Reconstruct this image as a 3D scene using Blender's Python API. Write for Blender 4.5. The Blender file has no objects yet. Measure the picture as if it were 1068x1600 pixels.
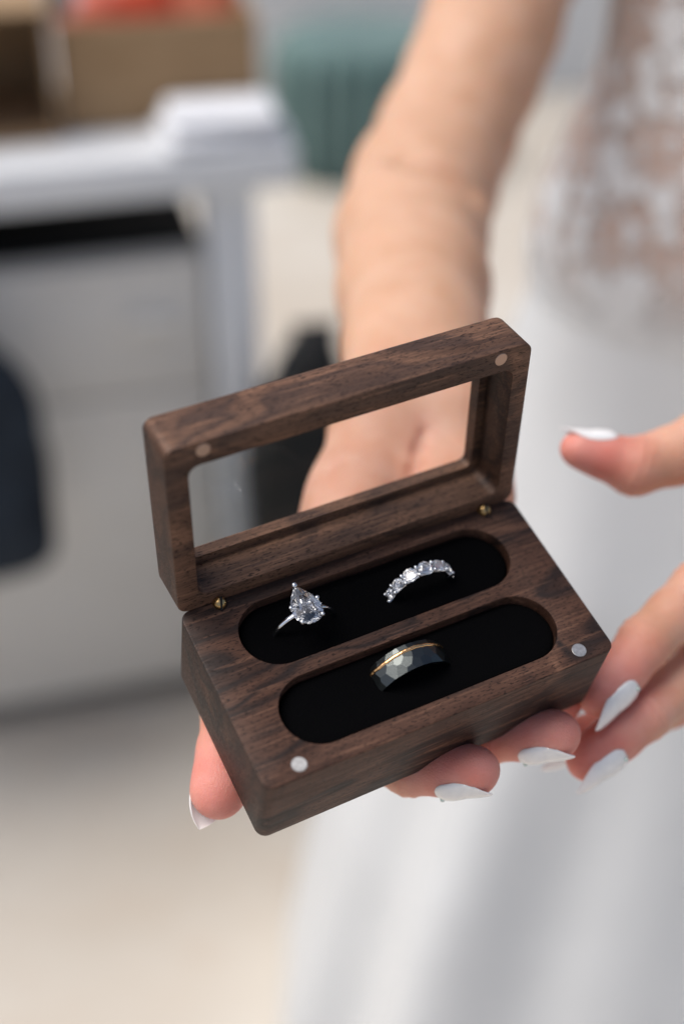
import bpy, bmesh, math, random
import numpy as np
from mathutils import Matrix, Vector

random.seed(7)
np.random.seed(7)
SC = bpy.context.scene
COL = SC.collection
rad = math.radians

# ------------------------------------------------------------------ camera
CAMZ = 1.25
PITCH = rad(35.0)
FPX = 2005.76                       # focal length in pixels of the 1068x1600 photograph
cam_d = bpy.data.cameras.new("camera")
cam = bpy.data.objects.new("camera", cam_d)
COL.objects.link(cam)
cam.location = (0, 0, CAMZ)
cam.rotation_euler = (math.pi / 2 - PITCH, 0, 0)
cam_d.sensor_fit = 'VERTICAL'
cam_d.sensor_height = 36.0
cam_d.lens = FPX * 36.0 / 1600.0
cam_d.clip_start = 0.02
cam_d.clip_end = 400
cam_d.dof.use_dof = True
cam_d.dof.focus_distance = 0.365
cam_d.dof.aperture_fstop = cam_d.lens / 13.5
cam_d.dof.aperture_blades = 0
SC.camera = cam

# ------------------------------------------------------------------ world, sun, exposure
SUN_EL, SUN_AZ = rad(63), rad(-90)      # azimuth measured from +Y towards +X; the soft sun stands high on the left
w = bpy.data.worlds.new("World")
SC.world = w
w.use_nodes = True
wn = w.node_tree
bg = wn.nodes["Background"]
sky = wn.nodes.new("ShaderNodeTexSky")
sky.sky_type = 'NISHITA'
sky.sun_disc = False
sky.sun_elevation = SUN_EL
sky.sun_rotation = SUN_AZ
sky.air_density = 0.9
sky.dust_density = 4.0
sky.ozone_density = 0.3
wn.links.new(sky.outputs[0], bg.inputs[0])
bg.inputs[1].default_value = 0.085
sun_d = bpy.data.lights.new("sun", 'SUN')
sun_d.energy = 2.0
sun_d.angle = rad(44)
sun_d.color = (1.0, 0.975, 0.94)
sun = bpy.data.objects.new("sun", sun_d)
COL.objects.link(sun)
sdir = Vector((math.sin(SUN_AZ) * math.cos(SUN_EL), math.cos(SUN_AZ) * math.cos(SUN_EL), math.sin(SUN_EL)))
sun.rotation_euler = sdir.to_track_quat('Z', 'Y').to_euler()
sun.location = (-1, 1, 4)

vs = SC.view_settings
vs.view_transform = 'Standard'
vs.look = 'None'
vs.exposure = 0.5
vs.gamma = 1.0
vs.use_curve_mapping = False
cy = SC.cycles
cy.max_bounces = 14
cy.transmission_bounces = 14
cy.glossy_bounces = 8
cy.diffuse_bounces = 4
cy.transparent_max_bounces = 12
cy.sample_clamp_indirect = 6.0
cy.use_denoising = True
try:
    cy.denoiser = 'OPENIMAGEDENOISE'
except Exception:
    pass

# ------------------------------------------------------------------ coordinate helpers
FW = np.array([0, math.cos(PITCH), -math.sin(PITCH)])
DN = np.array([0, -math.sin(PITCH), -math.cos(PITCH)])
CP = np.array([0, 0, CAMZ])


def pw(u, v, z):
    """world point of a photo pixel at optical depth z (used to measure real positions)"""
    return CP + np.array([1.0, 0, 0]) * ((u - 534) / FPX * z) + DN * ((v - 800) / FPX * z) + FW * z


# frame of the ring box (x along its length, y from front to back, z up out of its top face)
BX = Vector((0.8880, 0.4578, 0.0440)).normalized()
BYr = Vector((-0.4466, 0.8359, 0.3189))
BZ = BX.cross(BYr).normalized()
BY = BZ.cross(BX).normalized()
BO = Vector((-0.0192, 0.2317, 0.9995))
BM = Matrix(((BX.x, BY.x, BZ.x, BO.x), (BX.y, BY.y, BZ.y, BO.y), (BX.z, BY.z, BZ.z, BO.z), (0, 0, 0, 1)))
BA = np.array([list(BX), list(BY), list(BZ)])
BOn = np.array(list(BO))
MM = 0.001


def bl(x, y, z):
    """ring-box millimetres -> world"""
    return BOn + MM * (x * BA[0] + y * BA[1] + z * BA[2])


# ------------------------------------------------------------------ object helpers
def mesh_obj(name, verts, faces, mat=None, parent=None, smooth=True, angle=None):
    me = bpy.data.meshes.new(name)
    me.from_pydata([tuple(map(float, p)) for p in verts], [], faces)
    me.update()
    return link_mesh(name, me, mat, parent, smooth, angle)


def link_mesh(name, me, mat=None, parent=None, smooth=True, angle=None):
    if mat:
        me.materials.append(mat)
    me.polygons.foreach_set('use_smooth', [smooth] * len(me.polygons))
    if angle is not None:
        me.set_sharp_from_angle(angle=angle)
    o = bpy.data.objects.new(name, me)
    COL.objects.link(o)
    if parent:
        o.parent = parent
    return o


def bm_obj(name, bm, mat=None, parent=None, smooth=True, angle=rad(35)):
    bmesh.ops.recalc_face_normals(bm, faces=bm.faces)
    me = bpy.data.meshes.new(name)
    bm.to_mesh(me)
    bm.free()
    return link_mesh(name, me, mat, parent, smooth, angle)


def empty(name, matrix=None, label=None, cat=None, group=None):
    o = bpy.data.objects.new(name, None)
    COL.objects.link(o)
    o.empty_display_size = 0.02
    if matrix is not None:
        o.matrix_world = matrix
    tag(o, label, cat, group)
    return o


def tag(o, label=None, cat=None, group=None, kind=None):
    if label:
        o['label'] = label
    if cat:
        o['category'] = cat
    if group:
        o['group'] = group
    if kind:
        o['kind'] = kind
    return o


def bevel_box(name, x0, x1, y0, y1, z0, z1, r, mat, parent=None, seg=3):
    bm = bmesh.new()
    bmesh.ops.create_cube(bm, size=1)
    for v in bm.verts:
        v.co = Vector(((x0 + x1) / 2 + v.co.x * (x1 - x0), (y0 + y1) / 2 + v.co.y * (y1 - y0), (z0 + z1) / 2 + v.co.z * (z1 - z0)))
    bmesh.ops.bevel(bm, geom=list(bm.edges), offset=r, segments=seg, profile=0.5, affect='EDGES')
    return bm_obj(name, bm, mat, parent)


# ------------------------------------------------------------------ material helpers
def new_mat(name, color=(0.5, 0.5, 0.5), rough=0.5, metal=0.0, spec=0.5):
    m = bpy.data.materials.new(name)
    m.use_nodes = True
    b = m.node_tree.nodes["Principled BSDF"]
    b.inputs["Base Color"].default_value = (*color, 1)
    b.inputs["Roughness"].default_value = rough
    b.inputs["Metallic"].default_value = metal
    b.inputs["Specular IOR Level"].default_value = spec
    return m, m.node_tree, b


class NT:
    def __init__(self, nt):
        self.nt = nt

    def n(self, typ, **kw):
        nd = self.nt.nodes.new(typ)
        for k, v in kw.items():
            setattr(nd, k, v)
        return nd

    def l(self, a, b):
        self.nt.links.new(a, b)

    def coord(self, scale=(1, 1, 1), loc=(0, 0, 0), rot=(0, 0, 0), out='Object'):
        tc = self.n("ShaderNodeTexCoord")
        mp = self.n("ShaderNodeMapping")
        mp.inputs["Scale"].default_value = scale
        mp.inputs["Location"].default_value = loc
        mp.inputs["Rotation"].default_value = rot
        self.l(tc.outputs[out], mp.inputs["Vector"])
        return mp.outputs[0]

    def noise(self, vec, scale=1.0, detail=3.0, rough=0.5, dist=0.0):
        t = self.n("ShaderNodeTexNoise")
        t.inputs["Scale"].default_value = scale
        t.inputs["Detail"].default_value = detail
        t.inputs["Roughness"].default_value = rough
        t.inputs["Distortion"].default_value = dist
        self.l(vec, t.inputs["Vector"])
        return t.outputs["Fac"]

    def ramp(self, fac, stops, interp='LINEAR'):
        r = self.n("ShaderNodeValToRGB")
        r.color_ramp.interpolation = interp
        e = r.color_ramp.elements
        while len(e) < len(stops):
            e.new(0.5)
        for i, (p, c) in enumerate(stops):
            e[i].position = p
            e[i].color = (*c, 1) if len(c) == 3 else c
        self.l(fac, r.inputs[0])
        return r.outputs[0]

    def mix(self, fac, a, b, mode='MIX'):
        m = self.n("ShaderNodeMix", data_type='RGBA', blend_type=mode)
        for sock, val in ((m.inputs[0], fac), (m.inputs[6], a), (m.inputs[7], b)):
            if hasattr(val, 'links'):
                self.l(val, sock)
            elif isinstance(val, (int, float)):
                sock.default_value = val
            else:
                sock.default_value = (*val, 1)
        return m.outputs[2]

    def math(self, op, a, b=0.0):
        m = self.n("ShaderNodeMath", operation=op)
        for s, val in ((m.inputs[0], a), (m.inputs[1], b)):
            if hasattr(val, 'links'):
                self.l(val, s)
            else:
                s.default_value = val
        return m.outputs[0]

    def bump(self, h, strength, dist, bsdf):
        b = self.n("ShaderNodeBump")
        b.inputs["Strength"].default_value = strength
        b.inputs["Distance"].default_value = dist
        self.l(h, b.inputs["Height"])
        self.l(b.outputs[0], bsdf.inputs["Normal"])


BW, BD, BH, LT = 110.0, 58.55, 31.2, 16.42      # ring box: length, depth, base height, lid thickness (mm)
LID_TH = rad(101.8)


def wood(name, light, mid, dark, vein, off):
    m, nt, b = new_mat(name, mid, 0.5, 0, 0.22)
    t = NT(nt)
    # slow warp of the growth rings, stretched along the length of the board
    wv = t.coord((14, 30, 30), off)
    warp = t.noise(wv, 1.0, 2.0, 0.5)
    base = t.coord((9, 85, 85), off)
    comb = t.n("ShaderNodeVectorMath", operation='ADD')
    sc = t.n("ShaderNodeVectorMath", operation='SCALE')
    t.l(warp, sc.inputs[0])
    sc.inputs[3].default_value = 4.5
    t.l(base, comb.inputs[0])
    t.l(sc.outputs[0], comb.inputs[1])
    bands = t.noise(comb.outputs[0], 1.0, 4.0, 0.55)
    col = t.ramp(bands, [(0.28, dark), (0.45, mid), (0.60, mid), (0.78, light)])
    # dark mineral veins
    vn = t.noise(comb.outputs[0], 0.62, 2.0, 0.5)
    vfac = t.ramp(vn, [(0.40, (0, 0, 0)), (0.47, (0.85, 0.85, 0.85)), (0.50, (0.9, 0.9, 0.9)), (0.57, (0, 0, 0))])
    col = t.mix(vfac, col, vein)
    # fine fibre streaks
    fib = t.noise(t.coord((60, 1500, 1500), off), 1.0, 3.0, 0.6)
    col = t.mix(t.ramp(fib, [(0.35, (0.55, 0.55, 0.55)), (0.6, (0, 0, 0))]), col, dark)
    fib2 = t.noise(t.coord((45, 800, 800), (3, 1, 5)), 1.0, 2.0, 0.5)
    col = t.mix(t.ramp(fib2, [(0.56, (0, 0, 0)), (0.72, (0.5, 0.5, 0.5))]), col, light)
    # pores: short dark dashes along the grain
    po = t.noise(t.coord((650, 2600, 2600), off), 1.0, 1.0, 0.4)
    pf = t.ramp(po, [(0.58, (0, 0, 0)), (0.68, (0.85, 0.85, 0.85))])
    col = t.mix(pf, col, tuple(c * 0.35 for c in dark))
    # end grain soaks up more oil and is darker than the long grain
    tcn = t.n("ShaderNodeTexCoord")
    sx = t.n("ShaderNodeSeparateXYZ")
    t.l(tcn.outputs["Normal"], sx.inputs[0])
    eg = t.ramp(t.math('ABSOLUTE', sx.outputs[0]), [(0.55, (0, 0, 0)), (0.9, (1, 1, 1))])
    col = t.mix(eg, col, t.mix(1.0, col, (0.42, 0.38, 0.36), 'MULTIPLY'))
    t.l(col, b.inputs["Base Color"])
    rg = t.ramp(fib, [(0.3, (0.58, 0.58, 0.58)), (0.7, (0.42, 0.42, 0.42))])
    t.l(rg, b.inputs["Roughness"])
    hh = t.math('SUBTRACT', t.math('MULTIPLY', fib, 0.5), pf)
    t.bump(hh, 0.35, 0.00012, b)
    return m


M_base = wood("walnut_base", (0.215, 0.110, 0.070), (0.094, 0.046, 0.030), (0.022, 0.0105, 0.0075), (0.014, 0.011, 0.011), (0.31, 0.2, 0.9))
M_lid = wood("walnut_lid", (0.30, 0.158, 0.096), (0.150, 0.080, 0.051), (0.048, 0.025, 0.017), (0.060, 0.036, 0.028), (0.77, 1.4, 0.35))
M_velvet, nt, b = new_mat("black_velvet", (0.0014, 0.0014, 0.0017), 0.95, 0, 0.05)
t = NT(nt)
t.bump(t.noise(t.coord((2500, 2500, 2500)), 1.0, 2.0), 0.6, 0.0002, b)
M_steel, nt, b = new_mat("magnet_steel", (0.60, 0.59, 0.57), 0.42, 1.0)
t = NT(nt)
t.l(t.ramp(t.noise(t.coord((900, 900, 900)), 1, 3), [(0.35, (0.46, 0.45, 0.43)), (0.65, (0.62, 0.61, 0.59))]), b.inputs["Base Color"])
M_steel_warm, nt, b = new_mat("magnet_steel_warm_reflection", (0.40, 0.29, 0.235), 0.45, 1.0)  # lid magnets: same steel, warm reflection of the wood put into the colour
M_brass, nt, b = new_mat("aged_brass", (0.62, 0.40, 0.16), 0.3, 1.0)
t = NT(nt)
t.l(t.ramp(t.noise(t.coord((500, 500, 500)), 1, 3), [(0.35, (0.30, 0.18, 0.07)), (0.65, (0.75, 0.52, 0.24))]), b.inputs["Base Color"])
M_plat, nt, b = new_mat("polished_platinum", (0.82, 0.83, 0.85), 0.16, 1.0)
M_gold, nt, b = new_mat("rose_gold_inlay", (0.95, 0.55, 0.25), 0.24, 1.0)
t = NT(nt)
t.bump(t.noise(t.coord((400, 900, 400)), 1, 3), 0.25, 0.0001, b)
M_tung, nt, b = new_mat("hammered_tungsten", (0.085, 0.094, 0.093), 0.30, 1.0)
t = NT(nt)
t.bump(t.noise(t.coord((2200, 2200, 2200)), 1, 3), 0.25, 0.00008, b)
M_dia, nt, b = new_mat("diamond", (1, 1, 1), 0.0)
b.inputs["Transmission Weight"].default_value = 1.0
b.inputs["IOR"].default_value = 2.2

M_glass = bpy.data.materials.new("clear_pane")
M_glass.use_nodes = True
nt = M_glass.node_tree
t = NT(nt)
for nd in list(nt.nodes):
    nt.nodes.remove(nd)
o_ = t.n("ShaderNodeOutputMaterial")
mx = t.n("ShaderNodeMixShader")
tr = t.n("ShaderNodeBsdfTransparent")
tr.inputs[0].default_value = (0.97, 0.98, 0.98, 1)
gl = t.n("ShaderNodeBsdfGlossy")
gl.inputs["Roughness"].default_value = 0.02
fr = t.n("ShaderNodeLayerWeight")
fr.inputs[0].default_value = 0.5
f5 = t.math('MULTIPLY_ADD', t.math('POWER', fr.outputs["Facing"], 5.0), 0.9)
f5.node.inputs[2].default_value = 0.035
t.l(f5, mx.inputs[0])
t.l(tr.outputs[0], mx.inputs[1])
t.l(gl.outputs[0], mx.inputs[2])
t.l(mx.outputs[0], o_.inputs[0])

# skin: own colour, flushed towards the fingertips (vertex attribute "flush" measures distance to the tips)
M_skin, nt, b = new_mat("skin", (0.6, 0.4, 0.3), 0.48, 0, 0.4)
t = NT(nt)
at = t.n("ShaderNodeAttribute", attribute_name="flush")
mott = t.noise(t.coord((60, 60, 60)), 1, 4, 0.55)
pale = t.mix(t.ramp(mott, [(0.35, (0, 0, 0)), (0.65, (1, 1, 1))]), (0.575, 0.330, 0.208), (0.635, 0.392, 0.268))
fl = t.mix(t.ramp(mott, [(0.35, (0, 0, 0)), (0.65, (1, 1, 1))]), (0.61, 0.195, 0.150), (0.66, 0.272, 0.222))
t.l(t.mix(at.outputs["Fac"], pale, fl), b.inputs["Base Color"])
b.inputs["Subsurface Weight"].default_value = 0.5
b.inputs["Subsurface Radius"].default_value = (1.0, 0.35, 0.18)
b.inputs["Subsurface Scale"].default_value = 0.006
vor = t.n("ShaderNodeTexVoronoi", feature='DISTANCE_TO_EDGE')
vor.inputs["Scale"].default_value = 1.0
t.l(t.coord((1100, 1100, 1100)), vor.inputs["Vector"])
t.bump(t.math('ADD', t.ramp(vor.outputs["Distance"], [(0.0, (0, 0, 0)), (0.25, (1, 1, 1))]), t.noise(t.coord((350, 350, 350)), 1, 3)), 0.45, 0.00015, b)

M_nail, nt, b = new_mat("pearl_white_polish", (0.86, 0.86, 0.85), 0.22, 0, 0.5)
b.inputs["Subsurface Weight"].default_value = 0.5
b.inputs["Subsurface Scale"].default_value = 0.002
b.inputs["Subsurface Radius"].default_value = (1.0, 1.0, 1.0)
b.inputs["Coat Weight"].default_value = 0.6
b.inputs["Coat Roughness"].default_value = 0.08
t = NT(nt)
t.l(t.ramp(t.noise(t.coord((500, 500, 500)), 1, 2), [(0.3, (0.83, 0.83, 0.825)), (0.7, (0.89, 0.89, 0.88))]), b.inputs["Base Color"])
M_gem, nt, b = new_mat("crystal_gem", (0.8, 0.95, 0.92), 0.05)
b.inputs["Transmission Weight"].default_value = 0.6

# ================================================================== setting
M_floor, nt, b = new_mat("pale_stone_floor", (0.55, 0.5, 0.44), 0.55, 0, 0.3)
t = NT(nt)
fl1 = t.noise(t.coord((2.2, 2.2, 2.2)), 1, 4, 0.55)
fl2 = t.noise(t.coord((9, 9, 9)), 1, 4, 0.6)
fc = t.mix(t.ramp(fl1, [(0.35, (0, 0, 0)), (0.65, (1, 1, 1))]), (0.50, 0.45, 0.385), (0.58, 0.545, 0.49))
fc = t.mix(t.ramp(fl2, [(0.45, (0, 0, 0)), (0.75, (0.5, 0.5, 0.5))]), fc, (0.48, 0.40, 0.32))
t.l(fc, b.inputs["Base Color"])
t.bump(t.noise(t.coord((60, 60, 60)), 1, 4), 0.3, 0.002, b)
g = mesh_obj("floor", [(-60, -60, 0), (60, -60, 0), (60, 60, 0), (-60, 60, 0)], [(0, 1, 2, 3)], M_floor)
tag(g, kind='structure')

M_wall, nt, b = new_mat("white_render_wall", (0.74, 0.76, 0.77), 0.8, 0, 0.2)
t = NT(nt)
t.l(t.ramp(t.noise(t.coord((3, 3, 3)), 1, 4), [(0.3, (0.70, 0.73, 0.745)), (0.7, (0.78, 0.79, 0.795))]), b.inputs["Base Color"])
t.bump(t.noise(t.coord((90, 90, 90)), 1, 4), 0.3, 0.003, b)
wl = bevel_box("wall", -3.2, 2.6, 4.15, 4.30, 0, 1.6, 0.01, M_wall)
tag(wl, kind='structure')

# ---- white desk with drawers, seen over the box on the left
M_white, nt, b = new_mat("white_lacquer", (0.72, 0.74, 0.76), 0.42, 0, 0.4)
t = NT(nt)
t.l(t.ramp(t.noise(t.coord((4, 4, 4)), 1, 3), [(0.3, (0.69, 0.715, 0.74)), (0.7, (0.75, 0.77, 0.785))]), b.inputs["Base Color"])
M_drawer, nt, b = new_mat("off_white_drawer", (0.62, 0.61, 0.58), 0.5, 0, 0.35)
t = NT(nt)
t.l(t.ramp(t.noise(t.coord((3, 3, 6)), 1, 3), [(0.3, (0.64, 0.615, 0.57)), (0.7, (0.70, 0.685, 0.65))]), b.inputs["Base Color"])
M_darkm, nt, b = new_mat("dark_metal", (0.03, 0.03, 0.035), 0.4, 0.6)
M_black, nt, b = new_mat("black_recess_shade", (0.012, 0.012, 0.013), 0.7, 0, 0.2)  # black puts the shade of the gap under the desk top into the colour

yaw = rad(15)
DX, DY = -0.095, 1.35                       # right front foot of the desk
DESK = Matrix.Translation((DX, DY, 0)) @ Matrix.Rotation(yaw, 4, 'Z')
DH = 0.785
desk = empty("desk", DESK, "white desk with drawer fronts and a dark gap under its top", "desk")
# desk frame: x runs along the front (negative to the left), y goes back
bevel_box("desk_top", -1.55, 0.045, -0.02, 0.62, DH - 0.045, DH, 0.006, M_white, desk)
bevel_box("leg", -0.055, 0.0, 0.0, 0.055, 0.0, DH - 0.047, 0.003, M_white, desk)
bevel_box("leg", -0.055, 0.0, 0.54, 0.595, 0.0, DH - 0.047, 0.003, M_white, desk)
bevel_box("leg", -1.5, -1.445, 0.0, 0.055, 0.0, DH - 0.047, 0.003, M_white, desk)
bevel_box("leg", -1.5, -1.445, 0.54, 0.595, 0.0, DH - 0.047, 0.003, M_white, desk)
bevel_box("cabinet", -1.443, -0.057, 0.03, 0.59, 0.045, DH - 0.122, 0.003, M_drawer, desk)
bevel_box("back_panel", -1.443, -0.057, 0.57, 0.588, DH - 0.120, DH - 0.047, 0.002, M_black, desk)
bevel_box("inner_shelf", -1.443, -0.057, 0.035, 0.568, DH - 0.1205, DH - 0.115, 0.001, M_black, desk)
for (za, zb) in ((0.048, 0.492), (0.496, DH - 0.125)):
    for (xa, xb) in ((-0.745, -0.062), (-1.438, -0.751)):
        dr = bevel_box("drawer_front", xa, xb, 0.008, 0.0285, za, zb, 0.003, M_drawer, desk)
        xm = (xa + xb) / 2 + 0.28
        zc = zb - 0.07
        bevel_box("handle", xm - 0.03, xm + 0.03, -0.012, 0.007, zc - 0.006, zc + 0.006, 0.003, M_drawer, dr)


def dw(x, y, z):
    return DESK @ Vector((x, y, z))


# ---- cardboard boxes on the desk
def card_mat(name, a, b_):
    m, nt, b = new_mat(name, a, 0.8, 0, 0.2)
    t = NT(nt)
    t.l(t.ramp(t.noise(t.coord((12, 12, 60)), 1, 4), [(0.3, a), (0.7, b_)]), b.inputs["Base Color"])
    wv = t.n("ShaderNodeTexWave")
    wv.inputs["Scale"].default_value = 70
    t.l(t.coord((1, 1, 0)), wv.inputs["Vector"])
    t.bump(wv.outputs["Fac"], 0.25, 0.0008, b)
    return m


M_card = card_mat("brown_cardboard", (0.31, 0.20, 0.108), (0.38, 0.255, 0.145))
M_card2 = card_mat("tan_cardboard", (0.32, 0.21, 0.12), (0.39, 0.27, 0.16))


def carton(name, mat, mtx, L, D, H, label, flaps):
    e = empty(name, mtx, label, "cardboard box")
    th = 0.005
    bevel_box("bottom", th, L - th, th, D - th, 0.0, th, 0.001, mat, e, 1)
    bevel_box("side_panel", 0, L, 0, th, 0, H, 0.001, mat, e, 1)
    bevel_box("side_panel", 0, L, D - th, D, 0, H, 0.001, mat, e, 1)
    bevel_box("side_panel", 0, th, th + .0005, D - th - .0005, 0, H, 0.001, mat, e, 1)
    bevel_box("side_panel", L - th, L, th + .0005, D - th - .0005, 0, H, 0.001, mat, e, 1)
    for side, ang in flaps:
        if side in 'fb':
            f = bevel_box("flap", 0.002, L - 0.002, 0, D * 0.48, -th / 2, th / 2, 0.001, mat, e, 1)
            f.location = (0, 0 if side == 'f' else D, H + 0.002)
            f.rotation_euler = ((rad(ang) if side == 'f' else rad(180 - ang)), 0, 0)
        else:
            f = bevel_box("flap", 0, D * 0.48, 0.002, D - 0.002, -th / 2, th / 2, 0.001, mat, e, 1)
            f.location = (0 if side == 'l' else L, 0, H + 0.002)
            f.rotation_euler = (0, -rad(ang) if side == 'l' else -rad(180 - ang), 0)
    return e


carton("cardboard_box", M_card, DESK @ Matrix.Translation((-0.19, 0.085, DH + 0.001)) @ Matrix.Rotation(rad(-2), 4, 'Z'),
       0.215, 0.20, 0.112, "brown cardboard box filled with red and orange packets on white desk", [('b', 100)])
carton("cardboard_box", M_card2, DESK @ Matrix.Translation((-0.562, 0.255, DH + 0.001)) @ Matrix.Rotation(rad(90), 4, 'X'),
       0.367, 0.135, 0.19, "open tan cardboard box lying on its side at left of desk", [('f', 172), ('l', 125)])

# packets in the right carton
def packet(colr, loc, rot, size, label, grp=None):
    m, nt, b = new_mat("packet_foil", colr, 0.3, 0, 0.6)
    t = NT(nt)
    t.l(t.ramp(t.noise(t.coord((30, 30, 30)), 1, 3), [(0.35, tuple(c * 0.6 for c in colr)), (0.65, colr)]), b.inputs["Base Color"])
    t.bump(t.noise(t.coord((60, 60, 60)), 1, 3), 0.6, 0.004, b)
    n, k = 14, 9
    V, F = [], []
    for s in (1, -1):
        for i in range(n + 1):
            for j in range(k + 1):
                a, c = i / n * 2 - 1, j / k * 2 - 1
                hgt = size[2] * ((1 - abs(a) ** 3) * (1 - abs(c) ** 3)) ** 0.6 + 0.0006
                V.append((a * size[0], c * size[1] * (1 - 0.06 * (1 - a * a)), s * hgt * (1 + 0.15 * math.sin(5 * a + 3 * c))))
    off = (n + 1) * (k + 1)
    for s in (0, 1):
        for i in range(n):
            for j in range(k):
                q = [s * off + i * (k + 1) + j, s * off + (i + 1) * (k + 1) + j, s * off + (i + 1) * (k + 1) + j + 1, s * off + i * (k + 1) + j + 1]
                F.append(q if s == 0 else q[::-1])
    o = mesh_obj("snack_packet", V, F, m)
    o.matrix_world = DESK @ Matrix.Translation(loc) @ Matrix.Rotation(rad(rot[2]), 4, 'Z') @ Matrix.Rotation(rad(rot[0]), 4, 'X') @ Matrix.Rotation(rad(rot[1]), 4, 'Y')
    tag(o, label, "packet", "packets in the cardboard box")
    return o


packet((0.62, 0.085, 0.03), (-0.10, 0.16, DH + 0.095), (55, 0, 10), (0.055, 0.045, 0.017), "red packet standing in middle of the brown cardboard box")
packet((0.72, 0.20, 0.10), (-0.03, 0.18, DH + 0.105), (65, 0, -18), (0.05, 0.05, 0.016), "bright orange red packet nearest the right side of cardboard box")
packet((0.42, 0.09, 0.035), (-0.14, 0.14, DH + 0.085), (35, 0, 25), (0.045, 0.04, 0.016), "dark rust packet leaning low in the cardboard box")
packet((0.35, 0.42, 0.48), (-0.125, 0.21, DH + 0.11), (60, 0, 5), (0.04, 0.045, 0.015), "grey blue packet behind red ones in cardboard box")

# ---- folded white cloths at the desk's right corner
M_cloth, nt, b = new_mat("white_cotton", (0.72, 0.74, 0.78), 0.9, 0, 0.2)
t = NT(nt)
t.l(t.ramp(t.noise(t.coord((30, 30, 30)), 1, 3), [(0.3, (0.68, 0.705, 0.75)), (0.7, (0.76, 0.775, 0.80))]), b.inputs["Base Color"])
t.bump(t.noise(t.coord((500, 500, 500)), 1, 2), 0.5, 0.001, b)
for i, (hx, hy, zc, rz, lab) in enumerate(((0.068, 0.048, 0.0145, 2, "white folded cloth lying directly on desk top corner"),
                                           (0.060, 0.044, 0.0435, -5, "white folded cloth on top of another at desk corner"))):
    c = bevel_box("folded_cloth", -hx, hx, -hy, hy, -0.0142, 0.0142, 0.0135, M_cloth, None, 5)
    c.matrix_world = DESK @ Matrix.Translation((-0.028, 0.032, DH + zc * 0.62)) @ Matrix.Rotation(rad(rz), 4, 'Z') @ Matrix.Scale(0.62, 4, (0, 0, 1))
    tag(c, lab, "cloth", "folded cloths on the desk corner")

# ---- navy bag hanging from the desk, far left
M_navy, nt, b = new_mat("navy_canvas", (0.010, 0.016, 0.026), 0.75, 0, 0.3)
t = NT(nt)
t.l(t.ramp(t.noise(t.coord((14, 14, 14)), 1, 4), [(0.3, (0.006, 0.010, 0.017)), (0.7, (0.016, 0.026, 0.040))]), b.inputs["Base Color"])
t.bump(t.noise(t.coord((20, 20, 20)), 1, 4), 0.6, 0.01, b)


def soft_bag(name, hx, hy, h, mat, parent, bulge=0.25, taper=0.12, top_round=0.25, seed=0, lean=0.0):
    V, F = [], []
    nz, na = 26, 40
    rnd = np.random.RandomState(seed)
    ph = rnd.rand(4) * 6
    for i in range(nz + 1):
        f = i / nz
        prof = (1 - (abs(2 * f - 1)) ** 6) ** 0.35 if 0 < f < 1 else 0.0
        prof = max(prof, 0.02)
        wx = hx * (1 - taper * f) * (1 - top_round * max(0, (f - 0.6) / 0.4) ** 2) * (0.35 + 0.65 * prof) if 0 < f < 1 else hx * 0.3
        wy = hy * prof * (1 + bulge * math.sin(math.pi * min(1, f * 1.15)) - 0.45 * f)
        for k in range(na):
            a = 2 * math.pi * k / na
            ca, sa = math.cos(a), math.sin(a)
            e = 0.55
            x = math.copysign(abs(ca) ** e, ca)
            y = math.copysign(abs(sa) ** e, sa)
            x += lean * f
            wr = 1 + 0.035 * math.sin(3 * a + 7 * f + ph[0]) + 0.02 * math.sin(6 * a - 11 * f + ph[1])
            V.append((wx * x * wr, wy * y * wr, h * f))
    for i in range(nz):
        for k in range(na):
            F.append((i * na + k, i * na + (k + 1) % na, (i + 1) * na + (k + 1) % na, (i + 1) * na + k))
    F.append(tuple(range(na))[::-1])
    F.append(tuple(nz * na + k for k in range(na)))
    return mesh_obj(name, V, F, mat, parent, True, rad(60))


def tube(name, path, r, mat, parent=None, n=10, closed=False):
    path = [Vector(p) for p in path]
    V, F = [], []
    m = len(path)
    for i, p in enumerate(path):
        a = path[(i - 1) % m] if (closed or i > 0) else p
        c = path[(i + 1) % m] if (closed or i < m - 1) else p
        tg = (c - a).normalized()
        up = Vector((0, 0, 1)) if abs(tg.z) < 0.9 else Vector((0, 1, 0))
        s = tg.cross(up).normalized()
        u = s.cross(tg)
        rr = r[i] if isinstance(r, (list, tuple)) else r
        for k in range(n):
            an = 2 * math.pi * k / n
            V.append(p + rr * (math.cos(an) * s + math.sin(an) * u))
    for i in range(m if closed else m - 1):
        for k in range(n):
            j = (i + 1) % m
            F.append((i * n + k, i * n + (k + 1) % n, j * n + (k + 1) % n, j * n + k))
    if not closed:
        F.append(tuple(range(n))[::-1])
        F.append(tuple((m - 1) * n + k for k in range(n)))
    return mesh_obj(name, V, F, mat, parent)


bagm = DESK @ Matrix.Translation((-0.445, -0.085, 0.335))
tote = empty("tote_bag", bagm, "dark navy bag hanging against the drawers at left edge", "bag")
soft_bag("bag_body", 0.19, 0.045, 0.325, M_navy, tote, 0.2, 0.10, 0.18, 3)
for s in (-0.03, 0.015):
    tube("strap", [(-0.10, s, 0.29), (-0.09, s, 0.37), (-0.085, s + 0.03, 0.435), (-0.07, 0.062, 0.458), (-0.06, 0.10, 0.4585), (-0.05, 0.062, 0.458), (-0.035, s + 0.03, 0.435), (-0.03, s, 0.37), (-0.02, s, 0.29)], 0.006, M_navy, tote)

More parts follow.
